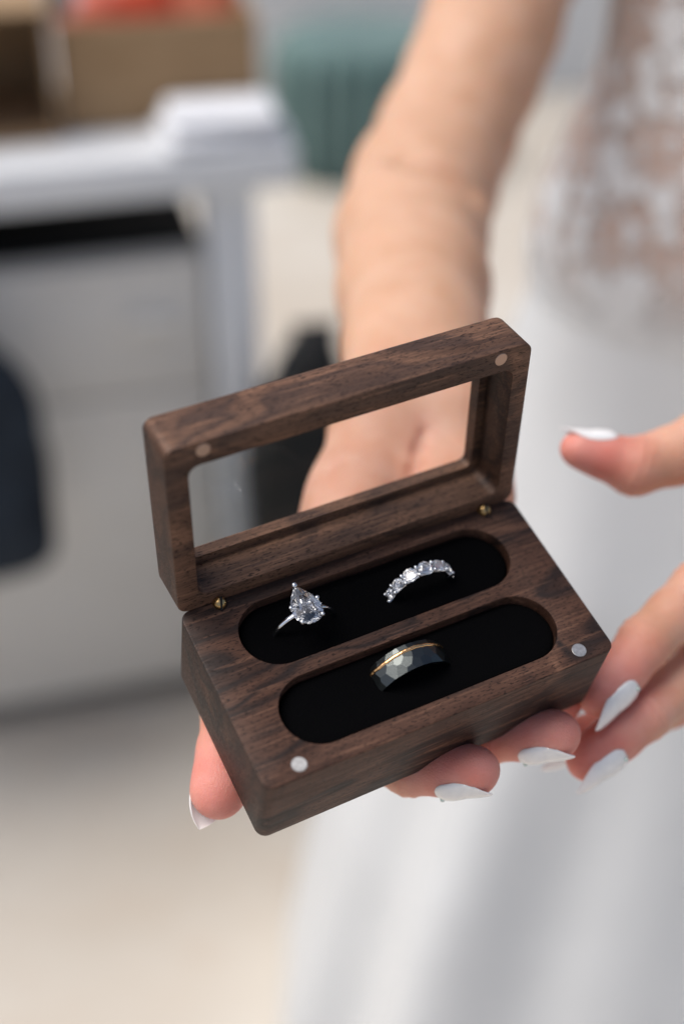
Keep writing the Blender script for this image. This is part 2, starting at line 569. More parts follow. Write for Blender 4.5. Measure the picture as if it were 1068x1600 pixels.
# ---- black handbag on the floor beside the desk leg
M_leather, nt, b = new_mat("black_leather", (0.0025, 0.003, 0.0035), 0.42, 0, 0.3)
t = NT(nt)
t.bump(t.noise(t.coord((25, 25, 25)), 1, 5, 0.6), 0.7, 0.012, b)
hb = empty("handbag", Matrix.Translation((-0.022, 1.30, 0.0)) @ Matrix.Rotation(rad(10), 4, 'Z'),
           "black leather handbag standing behind the ring box lid", "handbag")
soft_bag("bag_body", 0.088, 0.085, 0.60, M_leather, hb, 0.2, 0.20, 0.75, 5, -0.38)

# ---- teal pleated pouf against the wall
M_teal, nt, b = new_mat("teal_velvet", (0.10, 0.19, 0.19), 0.8, 0, 0.2)
b.inputs["Sheen Weight"].default_value = 0.3
t = NT(nt)
t.l(t.ramp(t.noise(t.coord((8, 8, 8)), 1, 4), [(0.3, (0.075, 0.135, 0.130)), (0.7, (0.125, 0.205, 0.195))]), b.inputs["Base Color"])
po = empty("pouf", Matrix.Translation((0.06, 3.50, 0)), "grey teal pleated pouf standing on floor near the wall", "pouf")
V, F = [], []
na, prof = 160, [(0.0, 0.96), (0.02, 1.0), (0.10, 1.02), (0.22, 1.01), (0.30, 0.99), (0.33, 0.94), (0.345, 0.85), (0.35, 0.6)]
for (z, r) in prof:
    for k in range(na):
        a = 2 * math.pi * k / na
        amp = 0.035 * (1 - max(0, (z - 0.3) / 0.05) * 0.7)
        rr = 0.245 * r * (1 + 1.6 * amp * math.cos(20 * a + 2 * math.sin(3 * a)) + amp * 0.5 * math.cos(9 * a + 1))
        V.append((rr * math.cos(a), rr * math.sin(a), z))
for i in range(len(prof) - 1):
    for k in range(na):
        F.append((i * na + k, i * na + (k + 1) % na, (i + 1) * na + (k + 1) % na, (i + 1) * na + k))
F.append(tuple((len(prof) - 1) * na + k for k in range(na)))
mesh_obj("pleated_cover", V, F, M_teal, po)
# ================================================================== ring box
def rr_loop(x0, x1, y0, y1, r, n=6):
    pts = []
    r = max(r, 0.05)
    for (cx, cy_, a0) in ((x1 - r, y1 - r, 0), (x0 + r, y1 - r, 90), (x0 + r, y0 + r, 180), (x1 - r, y0 + r, 270)):
        for i in range(n + 1):
            a = rad(a0 + 90 * i / n)
            pts.append((cx + r * math.cos(a), cy_ + r * math.sin(a)))
    return pts


def add_loop(bm, pts, z):
    return [bm.verts.new((x * MM, y * MM, z * MM)) for x, y in pts]


def bridge(bm, a, b_):
    n = len(a)
    for i in range(n):
        bm.faces.new((a[i], a[(i + 1) % n], b_[(i + 1) % n], b_[i]))


def loops_stack(bm, fn, sections):
    """fn(inset)->points ; sections [(inset,z)]"""
    prev = None
    out = []
    for ins, z in sections:
        cur = add_loop(bm, fn(ins), z)
        if prev:
            bridge(bm, prev, cur)
        prev = cur
        out.append(cur)
    return out


def fill(bm, loops):
    es = []
    for lp in loops:
        for i in range(len(lp)):
            e = bm.edges.get((lp[i], lp[(i + 1) % len(lp)]))
            if e is None:
                e = bm.edges.new((lp[i], lp[(i + 1) % len(lp)]))
            es.append(e)
    bmesh.ops.triangle_fill(bm, use_beauty=True, use_dissolve=False, edges=es)


box = empty("ring_box", BM @ Matrix.Translation((0.055, 0.029, -0.010)) @ Matrix.Scale(1.013, 4) @ Matrix.Translation((-0.055, -0.029, 0.010)), "open dark walnut ring box with glass lid held in both hands", "ring box")
SLOT = [(12.4, 98.4, 32.2, 53.8), (12.4, 98.4, 5.9, 27.5)]

bm = bmesh.new()
outer = lambda i: rr_loop(i, BW - i, i, BD - i, 3.2 - i * 0.8, 7)
st = loops_stack(bm, outer, [(1.3, -BH), (0.75, -BH + 0.12), (0.3, -BH + 0.45), (0.06, -BH + 0.9), (0, -BH + 1.4),
                             (0, -0.5), (0.04, -0.3), (0.13, -0.13), (0.28, -0.04), (0.45, 0)])
bm.faces.new(st[0][::-1])
tops = [st[-1]]
for (x0, x1, y0, y1) in SLOT:
    r0 = (y1 - y0) / 2
    fn = lambda i, x0=x0, x1=x1, y0=y0, y1=y1, r0=r0: rr_loop(x0 - i, x1 + i, y0 - i, y1 + i, r0 + i - 0.01, 14)
    ss = loops_stack(bm, fn, [(0.35, 0), (0.12, -0.06), (0.0, -0.3), (0, -13)])
    bm.faces.new(ss[-1])
    tops.append(ss[0])
fill(bm, tops)
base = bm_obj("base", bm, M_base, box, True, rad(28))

for (x0, x1, y0, y1) in SLOT:
    bm = bmesh.new()
    r0 = (y1 - y0) / 2
    fn = lambda i: rr_loop(x0 + i, x1 - i, y0 + i, y1 - i, r0 - i - 0.01, 14)
    ss = loops_stack(bm, fn, [(0.15, -12.9), (0.15, -4.2), (0.3, -3.6), (0.8, -3.2), (1.6, -3.0), (3.0, -2.9), (r0 - 0.25, -3.3)])
    bm.faces.new(ss[-1])
    bm_obj("velvet_cushion", bm, M_velvet, box, True, rad(60))


def disc(name, r, h, mat, parent, m, bev=0.25):
    bm = bmesh.new()
    fn = lambda i: [((r - i) * math.cos(2 * math.pi * k / 28), (r - i) * math.sin(2 * math.pi * k / 28)) for k in range(28)]
    ss = loops_stack(bm, fn, [(0, -h), (0, -bev * 0.5), (bev * 0.5, 0)])
    bm.faces.new(ss[-1])
    bm.faces.new(ss[0][::-1])
    o = bm_obj(name, bm, mat, parent, True, rad(20))
    o.matrix_local = m
    return o


for x in (11.2, 99.6):
    disc("magnet", 2.15, 2.0, M_steel, base, Matrix.Translation((x * MM, 3.7 * MM, 0.12 * MM)))

# lid, hinged open; lid frame: x along the hinge, y away from the hinge, z = -thickness .. 0 (mating face)
c_, s_ = math.cos(LID_TH), math.sin(LID_TH)
LM = Matrix(((1, 0, 0, 0), (0, -c_, -s_, (BD - 0.25) * MM), (0, s_, -c_, -0.30 * MM), (0, 0, 0, 1)))
bm = bmesh.new()
lfn = lambda i: rr_loop(i, BW - i, i, BD - i, 3.2 - i * 0.5, 7)
st = loops_stack(bm, lfn, [(2.2, -LT), (1.35, -LT + 0.2), (0.65, -LT + 0.65), (0.18, -LT + 1.35), (0, -LT + 2.2), (0, -0.4), (0.06, -0.2), (0.18, -0.06), (0.34, 0)])
hfn = lambda i: rr_loop(6.4 - i, 104.5 + i, 4.7 - i, 51.0 + i, 3.2 + i, 7)
hs = loops_stack(bm, hfn, [(0.4, 0), (0.12, -0.1), (0, -0.4), (0, -12.0)])
h2 = lambda i: rr_loop(9.0 - i, 101.9 + i, 7.4 - i, 48.3 + i, 2.2 + i, 7)
h2s = loops_stack(bm, h2, [(0, -12.0), (0, -LT + 0.4), (0.4, -LT)])
bridge(bm, hs[-1], h2s[0])
fill(bm, [st[-1], hs[0]])
fill(bm, [st[0], h2s[-1]])
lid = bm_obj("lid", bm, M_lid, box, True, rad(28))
lid.matrix_local = LM
bm = bmesh.new()
gfn = lambda i: rr_loop(6.6 + i, 104.3 - i, 4.9 + i, 50.8 - i, 3.0, 7)
ss = loops_stack(bm, gfn, [(0, -11.9), (0, -10.3)])
bm.faces.new(ss[1])
bm.faces.new(ss[0][::-1])
bm_obj("glass_pane", bm, M_glass, lid, False, None)
for x in (10.8, 99.8):
    disc("magnet", 2.0, 2.0, M_steel_warm, lid, Matrix.Translation((x * MM, (BD - 2.9) * MM, 0.12 * MM)))

# barrel hinges between lid and base: slotted brass plugs
for x in (11.9, 99.4):
    bm = bmesh.new()
    n = 24
    secs = [(-3.2, 1.9), (-1.6, 2.0), (-1.2, 2.0), (0.4, 1.95), (1.1, 1.75), (1.6, 1.25), (1.85, 0.6)]
    prev = None
    for (z, r) in secs:
        cur = [bm.verts.new((r * MM * math.cos(2 * math.pi * k / n), r * MM * math.sin(2 * math.pi * k / n), z * MM)) for k in range(n)]
        if prev:
            bridge(bm, prev, cur)
        prev = cur
    bm.faces.new(prev)
    hg = bm_obj("hinge_plug", bm, M_brass, box)
    hg.matrix_local = Matrix.Translation((x * MM, (BD - 1.3) * MM, 0.2 * MM)) @ Matrix.Rotation(rad(38), 4, 'X')
    sl = bevel_box("slot", -0.28 * MM, 0.28 * MM, -1.9 * MM, 1.9 * MM, 0.9 * MM, 1.95 * MM, 0.05 * MM, M_black, hg, 1)
    sl.rotation_euler = (0, 0, rad(-14))


# ================================================================== rings
def brilliant(outl, h_table, h_gird, h_pav, tfrac=0.56, mfrac=0.80, nfrac=0.28, cpt=(0, 0), n=8):
    """round/pear brilliant: outl(a in 0..1) -> (x, y); returns verts, faces"""
    def sc(p, f):
        return (cpt[0] + (p[0] - cpt[0]) * f, cpt[1] + (p[1] - cpt[1]) * f)
    T = [(*sc(outl(k / n), tfrac), h_table) for k in range(n)]
    Mi = [(*sc(outl((k + .5) / n), mfrac), h_gird + (h_table - h_gird) * 0.52) for k in range(n)]
    G = [(*outl(k / (2 * n)), h_gird) for k in range(2 * n)]
    G2 = [(*outl(k / (2 * n)), -h_gird) for k in range(2 * n)]
    N = [(*sc(outl((k + .5) / n), nfrac), -h_pav * 0.80) for k in range(n)]
    C = [(cpt[0], cpt[1], -h_pav)]
    V = T + Mi + G + G2 + N + C
    oT, oM, oG, oH, oN, oC = 0, n, 2 * n, 4 * n, 6 * n, 7 * n
    F = [tuple(range(n))]
    for k in range(n):
        k1 = (k + 1) % n
        F.append((oT + k, oM + k, oT + k1))
        F.append((oT + k1, oM + k, oG + (2 * k + 2) % (2 * n)))
        F.append((oT + k1, oG + (2 * k + 2) % (2 * n), oM + k1))
        F.append((oM + k, oG + 2 * k, oG + 2 * k + 1))
        F.append((oM + k, oG + 2 * k + 1, oG + (2 * k + 2) % (2 * n)))
        F.append((oN + k, oH + 2 * k + 1, oH + 2 * k))
        F.append((oN + k, oH + (2 * k + 2) % (2 * n), oH + 2 * k + 1))
        F.append((oC, oN + k1, oH + (2 * k + 2) % (2 * n)))
        F.append((oC, oH + (2 * k + 2) % (2 * n), oN + k))
    for k in range(2 * n):
        k1 = (k + 1) % (2 * n)
        F.append((oG + k, oH + k, oH + k1, oG + k1))
    return V, F


def facet_obj(name, V, F, mat, parent, scale=MM):
    bm = bmesh.new()
    vs_ = [bm.verts.new((x * scale, y * scale, z * scale)) for x, y, z in V]
    for f in F:
        bm.faces.new([vs_[i] for i in f])
    return bm_obj(name, bm, mat, parent, False, None)


def torus_band(name, R, hw, ht, mat, parent, a0=0.0, a1=360.0, n=96, m=12):
    """band round the y axis; hw half width along y, ht half thickness radially"""
    V, F = [], []
    full = abs(a1 - a0 - 360) < 1e-6
    cnt = n if full else n + 1
    for i in range(cnt):
        a = rad(a0 + (a1 - a0) * i / n)
        for k in range(m):
            b_ = 2 * math.pi * k / m
            rr = R + ht * math.copysign(abs(math.cos(b_)) ** 0.7, math.cos(b_))
            yy = hw * math.copysign(abs(math.sin(b_)) ** 0.7, math.sin(b_))
            V.append((rr * MM * math.cos(a), yy * MM, rr * MM * math.sin(a)))
    for i in range(n):
        for k in range(m):
            j = (i + 1) % cnt
            F.append((i * m + k, i * m + (k + 1) % m, j * m + (k + 1) % m, j * m + k))
    return mesh_obj(name, V, F, mat, parent)


def ball(name, r, mat, parent, loc, sx=(1, 1, 1)):
    bm = bmesh.new()
    bmesh.ops.create_icosphere(bm, subdivisions=2, radius=r * MM)
    for v in bm.verts:
        v.co = Vector((v.co.x * sx[0], v.co.y * sx[1], v.co.z * sx[2]))
    o = bm_obj(name, bm, mat, parent, True, None)
    o.location = Vector(loc) * MM
    return o


def ring_root(name, x, y, z, label, ry=0, rz=0, rx=0):
    m = BM @ Matrix.Translation((x * MM, y * MM, z * MM)) @ Matrix.Rotation(rad(rz), 4, 'Z') @ Matrix.Rotation(rad(ry), 4, 'Y') @ Matrix.Rotation(rad(rx), 4, 'X')
    return empty(name, m, label, "ring")


# pear solitaire
R1 = ring_root("engagement_ring", 31.9, 43.9, -5.4, "platinum ring with one large pear diamond in the rear slot", ry=-4)
torus_band("band", 9.6, 0.75, 0.65, M_plat, R1)
PL, PWD = 13.0, 8.8
tmax = max(abs(math.sin(x * 0.01) * math.sin(x * 0.005) ** 0.85) for x in range(629))


def pear(a):
    tt = 2 * math.pi * (a % 1.0)
    x = PWD / 2 * math.sin(tt) * abs(math.sin(tt / 2)) ** 0.85 / tmax
    return (x, PL / 2 * math.cos(tt))


V, F = brilliant(pear, 1.55, 0.12, 3.6, 0.52, 0.78, 0.22, (0, -1.6), 10)
ST_Z = 12.9
st_ = facet_obj("pear_stone", V, F, M_dia, R1)
st_.location = (0, 0.2 * MM, ST_Z * MM)
prong_a = [0.0, 0.245, 0.40, 0.60, 0.755]
for a in prong_a:
    px, py = pear(a)
    k = 1.03
    top = Vector((px * k, py * k + 0.2, ST_Z + 0.55))
    pr = tube("prong", [Vector((0, (py) * 0.10, 10.0)) * MM, Vector((px * 0.62, py * 0.62, 11.0)) * MM, Vector((px * 1.0, py * 1.0 + 0.2, ST_Z - 0.6)) * MM, top * MM], [0.5 * MM, 0.42 * MM, 0.42 * MM, 0.46 * MM], M_plat, R1, 8)
    ball("claw", 0.66 if a else 0.85, M_plat, pr, (top.x * 0.97, top.y * 0.97, top.z + 0.1), (1, 1, 0.8))

# row of round diamonds
R2 = ring_root("diamond_band", 69.4, 42.6, -5.0, "platinum ring with a row of round diamonds across its top", ry=2)
torus_band("band", 9.2, 1.0, 0.6, M_plat, R2)
sizes = {-3: 3.3, -2: 3.9, -1: 4.5, 0: 4.7, 1: 4.5, 2: 3.9, 3: 3.3}
angs = {-3: -73.0, -2: -51.5, -1: -27.0, 0: 0.0, 1: 27.0, 2: 51.5, 3: 73.0}
for k in range(-3, 4):
    d = sizes[k]
    circ = lambda a, d=d: (d / 2 * math.cos(2 * math.pi * a), d / 2 * math.sin(2 * math.pi * a))
    V, F = brilliant(circ, d * 0.17, 0.05, d * 0.43)
    so = facet_obj("round_stone", V, F, M_dia, R2)
    a = rad(angs[k])
    so.matrix_local = Matrix.Rotation(a, 4, 'Y') @ Matrix.Translation((0, 0, 10.9 * MM)) @ Matrix.Rotation(rad(11 * k), 4, 'Z')
gaps = [-83.5] + [(angs[k] + angs[k + 1]) / 2 for k in range(-3, 3)] + [83.5]
for g_ in gaps:
    for s in (-1, 1):
        a = rad(g_)
        o = tube("prong", [(0, s * 0.5 * MM, 9.3 * MM), (0, s * 1.15 * MM, 10.2 * MM), (0, s * 1.35 * MM, 11.1 * MM)], [0.55 * MM, 0.45 * MM, 0.42 * MM], M_plat, R2, 8)
        o.matrix_local = Matrix.Rotation(a, 4, 'Y')
        cl = ball("claw", 0.62, M_plat, o, (0, s * 1.3, 11.25), (1, 1, 0.75))
for s in (-1, 1):
    torus_band("gallery_rail", 9.75, 0.28, 0.28, M_plat, R2, 6, 174, 60, 8).location = (0, s * 1.15 * MM, 0)

# hammered band with a gold line
R3 = ring_root("hammered_ring", 53.4, 19.3, -9.3, "dark hammered metal ring with thin gold line in front slot", ry=0)
RO, HW = 13.2, 3.9
rnd = np.random.RandomState(11)
cand = []
for tr_ in range(4000):
    a, y = rnd.rand() * 2 * math.pi, (rnd.rand() * 2 - 1) * HW
    if all((((a - q[0] + math.pi) % (2 * math.pi) - math.pi) * RO) ** 2 + (y - q[1]) ** 2 > 2.45 ** 2 for q in cand):
        cand.append((a, y))
cand = np.array(cand)
na, ny = 720, 44
A = np.linspace(0, 2 * math.pi, na, endpoint=False)
Y = np.linspace(-HW, HW, ny)
AA, YY = np.meshgrid(A, Y, indexing='ij')
best = np.full(AA.shape, 1e9)
dirx, dirz = np.cos(AA), np.sin(AA)
for (a, y) in cand:
    ta, ty = rnd.normal(0, 0.022), rnd.normal(0, 0.03) + y / 15.0
    n3 = np.array([math.cos(a + ta), ty, math.sin(a + ta)])
    rc = RO - y * y / 30.0
    p3 = np.array([rc * math.cos(a), y, rc * math.sin(a)])
    den = dirx * n3[0] + dirz * n3[2]
    num = n3 @ p3 - YY * n3[1]
    rr = np.where(den > 0.6, num / np.maximum(den, 1e-3), 1e9)
    best = np.minimum(best, rr)
best = np.minimum(best, RO + 0.35)
V = np.stack([best * np.cos(AA), YY, best * np.sin(AA)], -1).reshape(-1, 3) * MM
F = []
for i in range(na):
    i1 = (i + 1) % na
    for j in range(ny - 1):
        F.append((i * ny + j, i * ny + j + 1, i1 * ny + j + 1, i1 * ny + j))
ib = len(V)
inner = np.stack([11.4 * np.cos(A), np.full(na, -HW + 0.3), 11.4 * np.sin(A)], -1) * MM
inner2 = np.stack([11.4 * np.cos(A), np.full(na, HW - 0.3), 11.4 * np.sin(A)], -1) * MM
V = np.concatenate([V, inner, inner2])
for i in range(na):
    i1 = (i + 1) % na
    F.append((i * ny, i1 * ny, ib + i1, ib + i))
    F.append((i1 * ny + ny - 1, i * ny + ny - 1, ib + na + i, ib + na + i1))
    F.append((ib + i, ib + i1, ib + na + i1, ib + na + i))
mesh_obj("band", V, F, M_tung, R3, False)
# the gold line lies in a groove: slightly wavering ribbon just proud of the facets
V, F = [], []
for i in range(na):
    a = A[i]
    yc = 1.9 + 0.10 * math.sin(5 * a) + 0.06 * math.sin(23 * a)
    j0 = int((yc + HW) / (2 * HW) * (ny - 1))
    rb = RO - yc * yc / 30.0 + 0.22
    for (dy, dr) in ((-0.55, -0.5), (-0.50, 0.0), (-0.2, 0.14), (0.2, 0.14), (0.50, 0.0), (0.55, -0.5)):
        r_ = rb + dr + 0.012 * math.sin(61 * a)
        V.append((r_ * MM * math.cos(a), (yc + dy) * MM, r_ * MM * math.sin(a)))
for i in range(na):
    i1 = (i + 1) % na
    for k in range(5):
        F.append((i * 6 + k, i * 6 + k + 1, i1 * 6 + k + 1, i1 * 6 + k))
mesh_obj("gold_line", V, F, M_gold, R3)

# ================================================================== person
PERSON_POS = Matrix.Translation((0.26, 0.80, 0))
person = empty("person", PERSON_POS, "person in white lace bridal dress holding the open ring box", "person")
P0 = np.array([0.26, 0.80, 0.0])


def smin(a, b_, k):
    h = np.clip(0.5 + 0.5 * (b_ - a) / k, 0, 1)
    return b_ + (a - b_) * h - k * h * (1 - h)


def cone(P, a, b_, r1, r2):
    a, b_ = np.asarray(a, float), np.asarray(b_, float)
    ba = b_ - a
    L2 = float(ba @ ba)
    h = np.clip(((P - a) @ ba) / L2, 0, 1)
    q = P - a - h[:, None] * ba
    return np.sqrt(np.einsum('ij,ij->i', q, q)) - (r1 + (r2 - r1) * h)


def ellip(P, c, rx, axes=None):
    q = P - np.asarray(c, float)
    if axes is not None:
        q = q @ np.asarray(axes, float).T
    rx = np.asarray(rx, float)
    k0 = np.sqrt(((q / rx) ** 2).sum(1))
    k1 = np.sqrt(((q / rx ** 2) ** 2).sum(1))
    return np.where(k1 > 1e-9, k0 * (k0 - 1) / np.maximum(k1, 1e-9), -rx.min())


def unit(v):
    v = np.asarray(v, float)
    return v / np.linalg.norm(v)


class Finger:
    """joints: list of (point, radius); palmar: vector towards the pad at the tip"""
    def __init__(s, joints, palmar, k=0.005, padk=1.0):
        s.j = [(np.asarray(p, float), r) for p, r in joints]
        tip, rt = s.j[-1]
        dip, rd = s.j[-2]
        s.dir = unit(tip - dip)
        pal = np.asarray(palmar, float)
        s.pal = unit(pal - s.dir * (pal @ s.dir))
        s.side = np.cross(s.dir, s.pal)
        s.k = k
        s.tip, s.rt = tip, rt
        s.padk = padk

    def d(s, P):
        out = None
        for (a, ra), (b_, rb) in zip(s.j[:-1], s.j[1:]):
            # slight waist between the joints
            m = (a + b_) / 2
            rm = (ra + rb) / 2 * 0.965
            for (p, q, r1, r2) in ((a, m, ra, rm), (m, b_, rm, rb)):
                c = cone(P, p, q, r1, r2)
                out = c if out is None else smin(out, c, 0.0025)
        ax = np.array([s.dir, s.pal, s.side])
        pad = ellip(P, s.tip - s.dir * s.rt * 0.55 + s.pal * s.rt * 0.22 * s.padk, (s.rt * 1.55, s.rt * 0.92, s.rt * 1.03), ax)
        out = smin(out, pad, 0.003)
        # shallow skin folds across the two outer joints
        for p, w_, am in ((s.j[-2][0], 0.0042, 0.00042), (s.j[-3][0], 0.0052, 0.00050)):
            ax_ = s.dir if p is s.j[-2][0] else unit(s.j[-2][0] - s.j[-3][0])
            q = P - p
            sv = q @ ax_
            near_ = np.exp(-(sv / w_) ** 2) * np.exp(-np.einsum('ij,ij->i', q, q) / 0.014 ** 2)
            out = out + am * near_ * np.cos(2 * math.pi * sv / 0.0033)
        return out

    def bound(s):
        pts = np.array([p for p, r in s.j])
        return pts.min(0) - 0.03, pts.max(0) + 0.03


up_box = BA[2]
toward_cam = lambda p: unit(CP - np.asarray(p))

# -- her right hand, palm up under the box (ring-box mm, plus photo-measured points above the wrist)
WR = pw(650, 660, 0.462)
RF = {
    'thumb': Finger([(pw(600, 812, .450), .0150), (bl(38, 66, -47), .0118), (bl(11.0, 43.5, -42.0), .0092), (bl(-3.2, 22.0, -40.8), .0081)],
                    toward_cam(bl(-4, 21, -40)) + 0.55 * BA[0], padk=1.0),
    'index': Finger([(bl(38, 60, -50), .0110), (bl(40, 23, -43), .0086), (bl(51, 4.0, -38.5), .0074), (bl(64.6, -7.6, -29.0), .0071)],
                    -DN + 0.55 * FW),
    'middle': Finger([(bl(60, 53, -50), .0112), (bl(68, 21, -43), .0088), (bl(80, 3.5, -38.8), .0074), (bl(93.4, -7.4, -29.0), .0071)],
                     -DN + 0.55 * FW),
    'ring': Finger([(bl(82, 50, -49), .0106), (bl(95, 30, -45), .0084), (bl(103, 17, -44), .0076), (bl(109, 8, -43), .0070)], BA[2]),
    'little': Finger([(bl(102, 52, -47), .0096), (bl(108, 42, -44), .0074), (bl(110, 37, -43), .0064), (bl(111, 34, -42), .0057)], BA[2]),
}


def palm_R(P):
    d = None
    wside = unit(np.array([1.0, -0.05, 0.0]))
    for nm, off, r1 in (('index', -0.012, .0155), ('middle', -0.004, .0165), ('ring', 0.006, .0165), ('little', 0.014, .015)):
        c = cone(P, WR + wside * off, RF[nm].j[0][0], r1, .0118)
        d = c if d is None else smin(d, c, 0.008)
    c = cone(P, WR + wside * -0.010, RF['thumb'].j[0][0], .0155, .0165)
    d = smin(d, c, 0.010)
    c = cone(P, RF['thumb'].j[0][0], RF['thumb'].j[1][0], .0175, .0130)     # thenar mound
    d = smin(d, c, 0.008)
    c = cone(P, WR + wside * 0.018, bl(112, 74, -48), .0165, .0150)         # heel on the little-finger side
    d = smin(d, c, 0.010)
    d = smin(d, ellip(P, pw(556, 790, .432), (.017, .030, .015)), 0.008)    # ball of the thumb
    d = smin(d, ellip(P, pw(716, 770, .436), (.019, .028, .014)), 0.008)    # outer heel of the hand
    for a, b_ in zip(PALM_CREASE[:-1], PALM_CREASE[1:]):
        d = -smin(-d, cone(P, a, b_, .0009, .0009), 0.004)
    return d


PALM_CREASE = []
crs = []
zs = np.linspace(0.38, 0.52, 561)
for (u_, v_) in ((662, 672), (654, 700), (648, 730), (636, 770), (622, 820)):
    ray = np.array([pw(u_, v_, z_) for z_ in zs])
    dd_ = palm_R(ray)
    crs.append(pw(u_, v_, zs[np.argmax(dd_ < 0)] + 0.0004))
PALM_CREASE = crs


def hand(P, palm, fingers):
    ctr = fingers['middle'].j[0][0]
    dist = np.linalg.norm(P - ctr, axis=1)
    res = np.maximum(dist - 0.12, 0.05)
    m = dist < 0.19
    Q = P[m]
    p = palm(Q)
    out = p
    for f in fingers.values():
        out = np.minimum(out, smin(p, f.d(Q), 0.006))
    res[m] = out
    return res


# -- her left hand, coming in from the right
LF = {
    'thumb': Finger([(pw(1250, 745, .455), .0150), (pw(1112, 695, .437), .0112), (pw(990, 729, .430), .0096), (pw(907, 700, .428), .0062)],
                    DN * 0.9 - np.array([0.5, 0, 0])),
    'index': Finger([(pw(1222, 812, .442), .0118), (pw(1092, 922, .420), .0094), (pw(1006, 1004, .409), .0084), (pw(942, 1084, .402), .0074)],
                    -np.array([0.72, 0, 0]) - 0.40 * DN + 0.60 * FW),
    'middle': Finger([(pw(1245, 905, .452), .0118), (pw(1098, 1040, .426), .0094), (pw(1006, 1116, .412), .0083), (pw(924, 1186, .404), .0073)],
                     -np.array([0.72, 0, 0]) - 0.40 * DN + 0.60 * FW),
    'ring': Finger([(pw(1245, 985, .464), .0112), (pw(1100, 1078, .442), .0086), (pw(985, 1125, .432), .0076), (pw(876, 1166, .426), .0066)],
                   -np.array([0.6, 0, 0]) - 0.4 * DN + 0.5 * FW),
    'little': Finger([(pw(1235, 1055, .476), .0100), (pw(1140, 1085, .465), .0076), (pw(1085, 1090, .458), .0066), (pw(1035, 1100, .455), .0058)],
                     -np.array([0.6, 0, 0]) - 0.4 * DN + 0.5 * FW),
}
WL = pw(1490, 800, .560)


def palm_L(P):
    d = None
    for nm, off, r1 in (('index', -0.012, .016), ('middle', -0.004, .0165), ('ring', 0.005, .0165), ('little', 0.012, .0155)):
        c = cone(P, WL + DN * off, LF[nm].j[0][0], r1, .0118)
        d = c if d is None else smin(d, c, 0.008)
    d = smin(d, cone(P, WL - DN * 0.012, LF['thumb'].j[0][0], .016, .017), 0.010)
    d = smin(d, cone(P, LF['thumb'].j[0][0], LF['thumb'].j[1][0], .0165, .0118), 0.006)
    d = smin(d, cone(P, LF['thumb'].j[1][0], LF['index'].j[0][0], .0085, .0095), 0.010)
    return d


# -- arms and trunk
ELR = pw(690, 236, .680)
ARM_R = [(pw(646, 600, .485), .0240), (pw(650, 540, .512), .0272), (pw(645, 450, .556), .0312), (pw(642, 370, .602), .0340),
         (pw(662, 292, .642), .0348), (pw(697, 212, .676), .0345), (pw(737, 120, .692), .0345), (pw(768, 40, .704), .0355), (pw(805, -80, .722), .0380)]
SHR = ARM_R[-1][0] + np.array([0.045, 0.060, 0.120])
ELL = np.array([0.26 * 2 - ELR[0] + 0.02, ELR[1] + 0.02, ELR[2]])
SHL = ELL + np.array([-0.105, 0.065, 0.265])


def arm(P, wr, md, el, sh, side):
    ax = unit(md - wr)
    s = unit(np.cross(ax, [0, 0, 1.0])) * side
    d = cone(P, wr + s * .011, md + s * .006, .0165, .0250)
    d = smin(d, cone(P, wr - s * .011, md - s * .006, .0165, .0250), .010)
    d = smin(d, cone(P, md, el, .0285, .0325), .020)
    u = cone(P, el, el + (sh - el) * .45, .0345, .0405)
    u = smin(u, cone(P, el + (sh - el) * .45, sh, .0405, .0480), .02)
    return smin(d, u, .024)


def arm_right(P):
    """forearm and upper arm along the measured centre line, with the fold inside the elbow"""
    ax = unit(ARM_R[0][0] - WR)
    s = unit(np.cross(ax, [0, 0, 1.0]))
    d = cone(P, WR + s * .011, ARM_R[1][0] + s * .004, .0165, .0235)
    d = smin(d, cone(P, WR - s * .011, ARM_R[1][0] - s * .004, .0165, .0235), .010)
    ch = ARM_R[1:] + [(SHR, .047)]
    for (a, ra), (b_, rb) in zip(ch[:-1], ch[1:]):
        d = smin(d, cone(P, a, b_, ra, rb), .012)
    for a, b_ in zip(ELBOW_FOLD[:-1], ELBOW_FOLD[1:]):
        d = -smin(-d, cone(P, a, b_, .0034, .0034), 0.014)
    return d


ELBOW_FOLD = []
crs = []
zs = np.linspace(0.52, 0.74, 881)
for (u_, v_) in ((628, 244), (664, 254), (700, 270), (738, 296)):
    ray = np.array([pw(u_, v_, z_) for z_ in zs])
    crs.append(pw(u_, v_, zs[np.argmax(arm_right(ray) < 0)] + 0.002))
ELBOW_FOLD = crs
MDL = WL + (ELL - WL) * .55


def torso(P):
    d = ellip(P, (0.288, 0.815, 1.235), (0.150, 0.098, 0.165))
    d = smin(d, ellip(P, (0.288, 0.810, 1.06), (0.124, 0.090, 0.17)), 0.05)
    d = smin(d, ellip(P, (0.288, 0.815, 0.90), (0.158, 0.118, 0.15)), 0.05)
    return d


def trunk(P):
    d = torso(P)
    d = smin(d, cone(P, SHR, SHL, .048, .048), 0.05)
    d = smin(d, cone(P, (0.265, 0.82, 1.30), (0.265, 0.80, 1.40), .058, .052), 0.03)
    return d


def body(P):
    d = trunk(P)
    d = smin(d, arm_right(P), 0.022)
    d = smin(d, arm(P, WL, MDL, ELL, SHL, -1), 0.022)
    d = smin(d, hand(P, palm_R, RF), 0.012)
    d = smin(d, hand(P, palm_L, LF), 0.012)
    return d


def body_handR(P):
    return smin(hand(P, palm_R, RF), arm_right(P), 0.012)


def body_handL(P):
    return smin(hand(P, palm_L, LF), arm(P, WL, MDL, ELL, SHL, -1), 0.012)


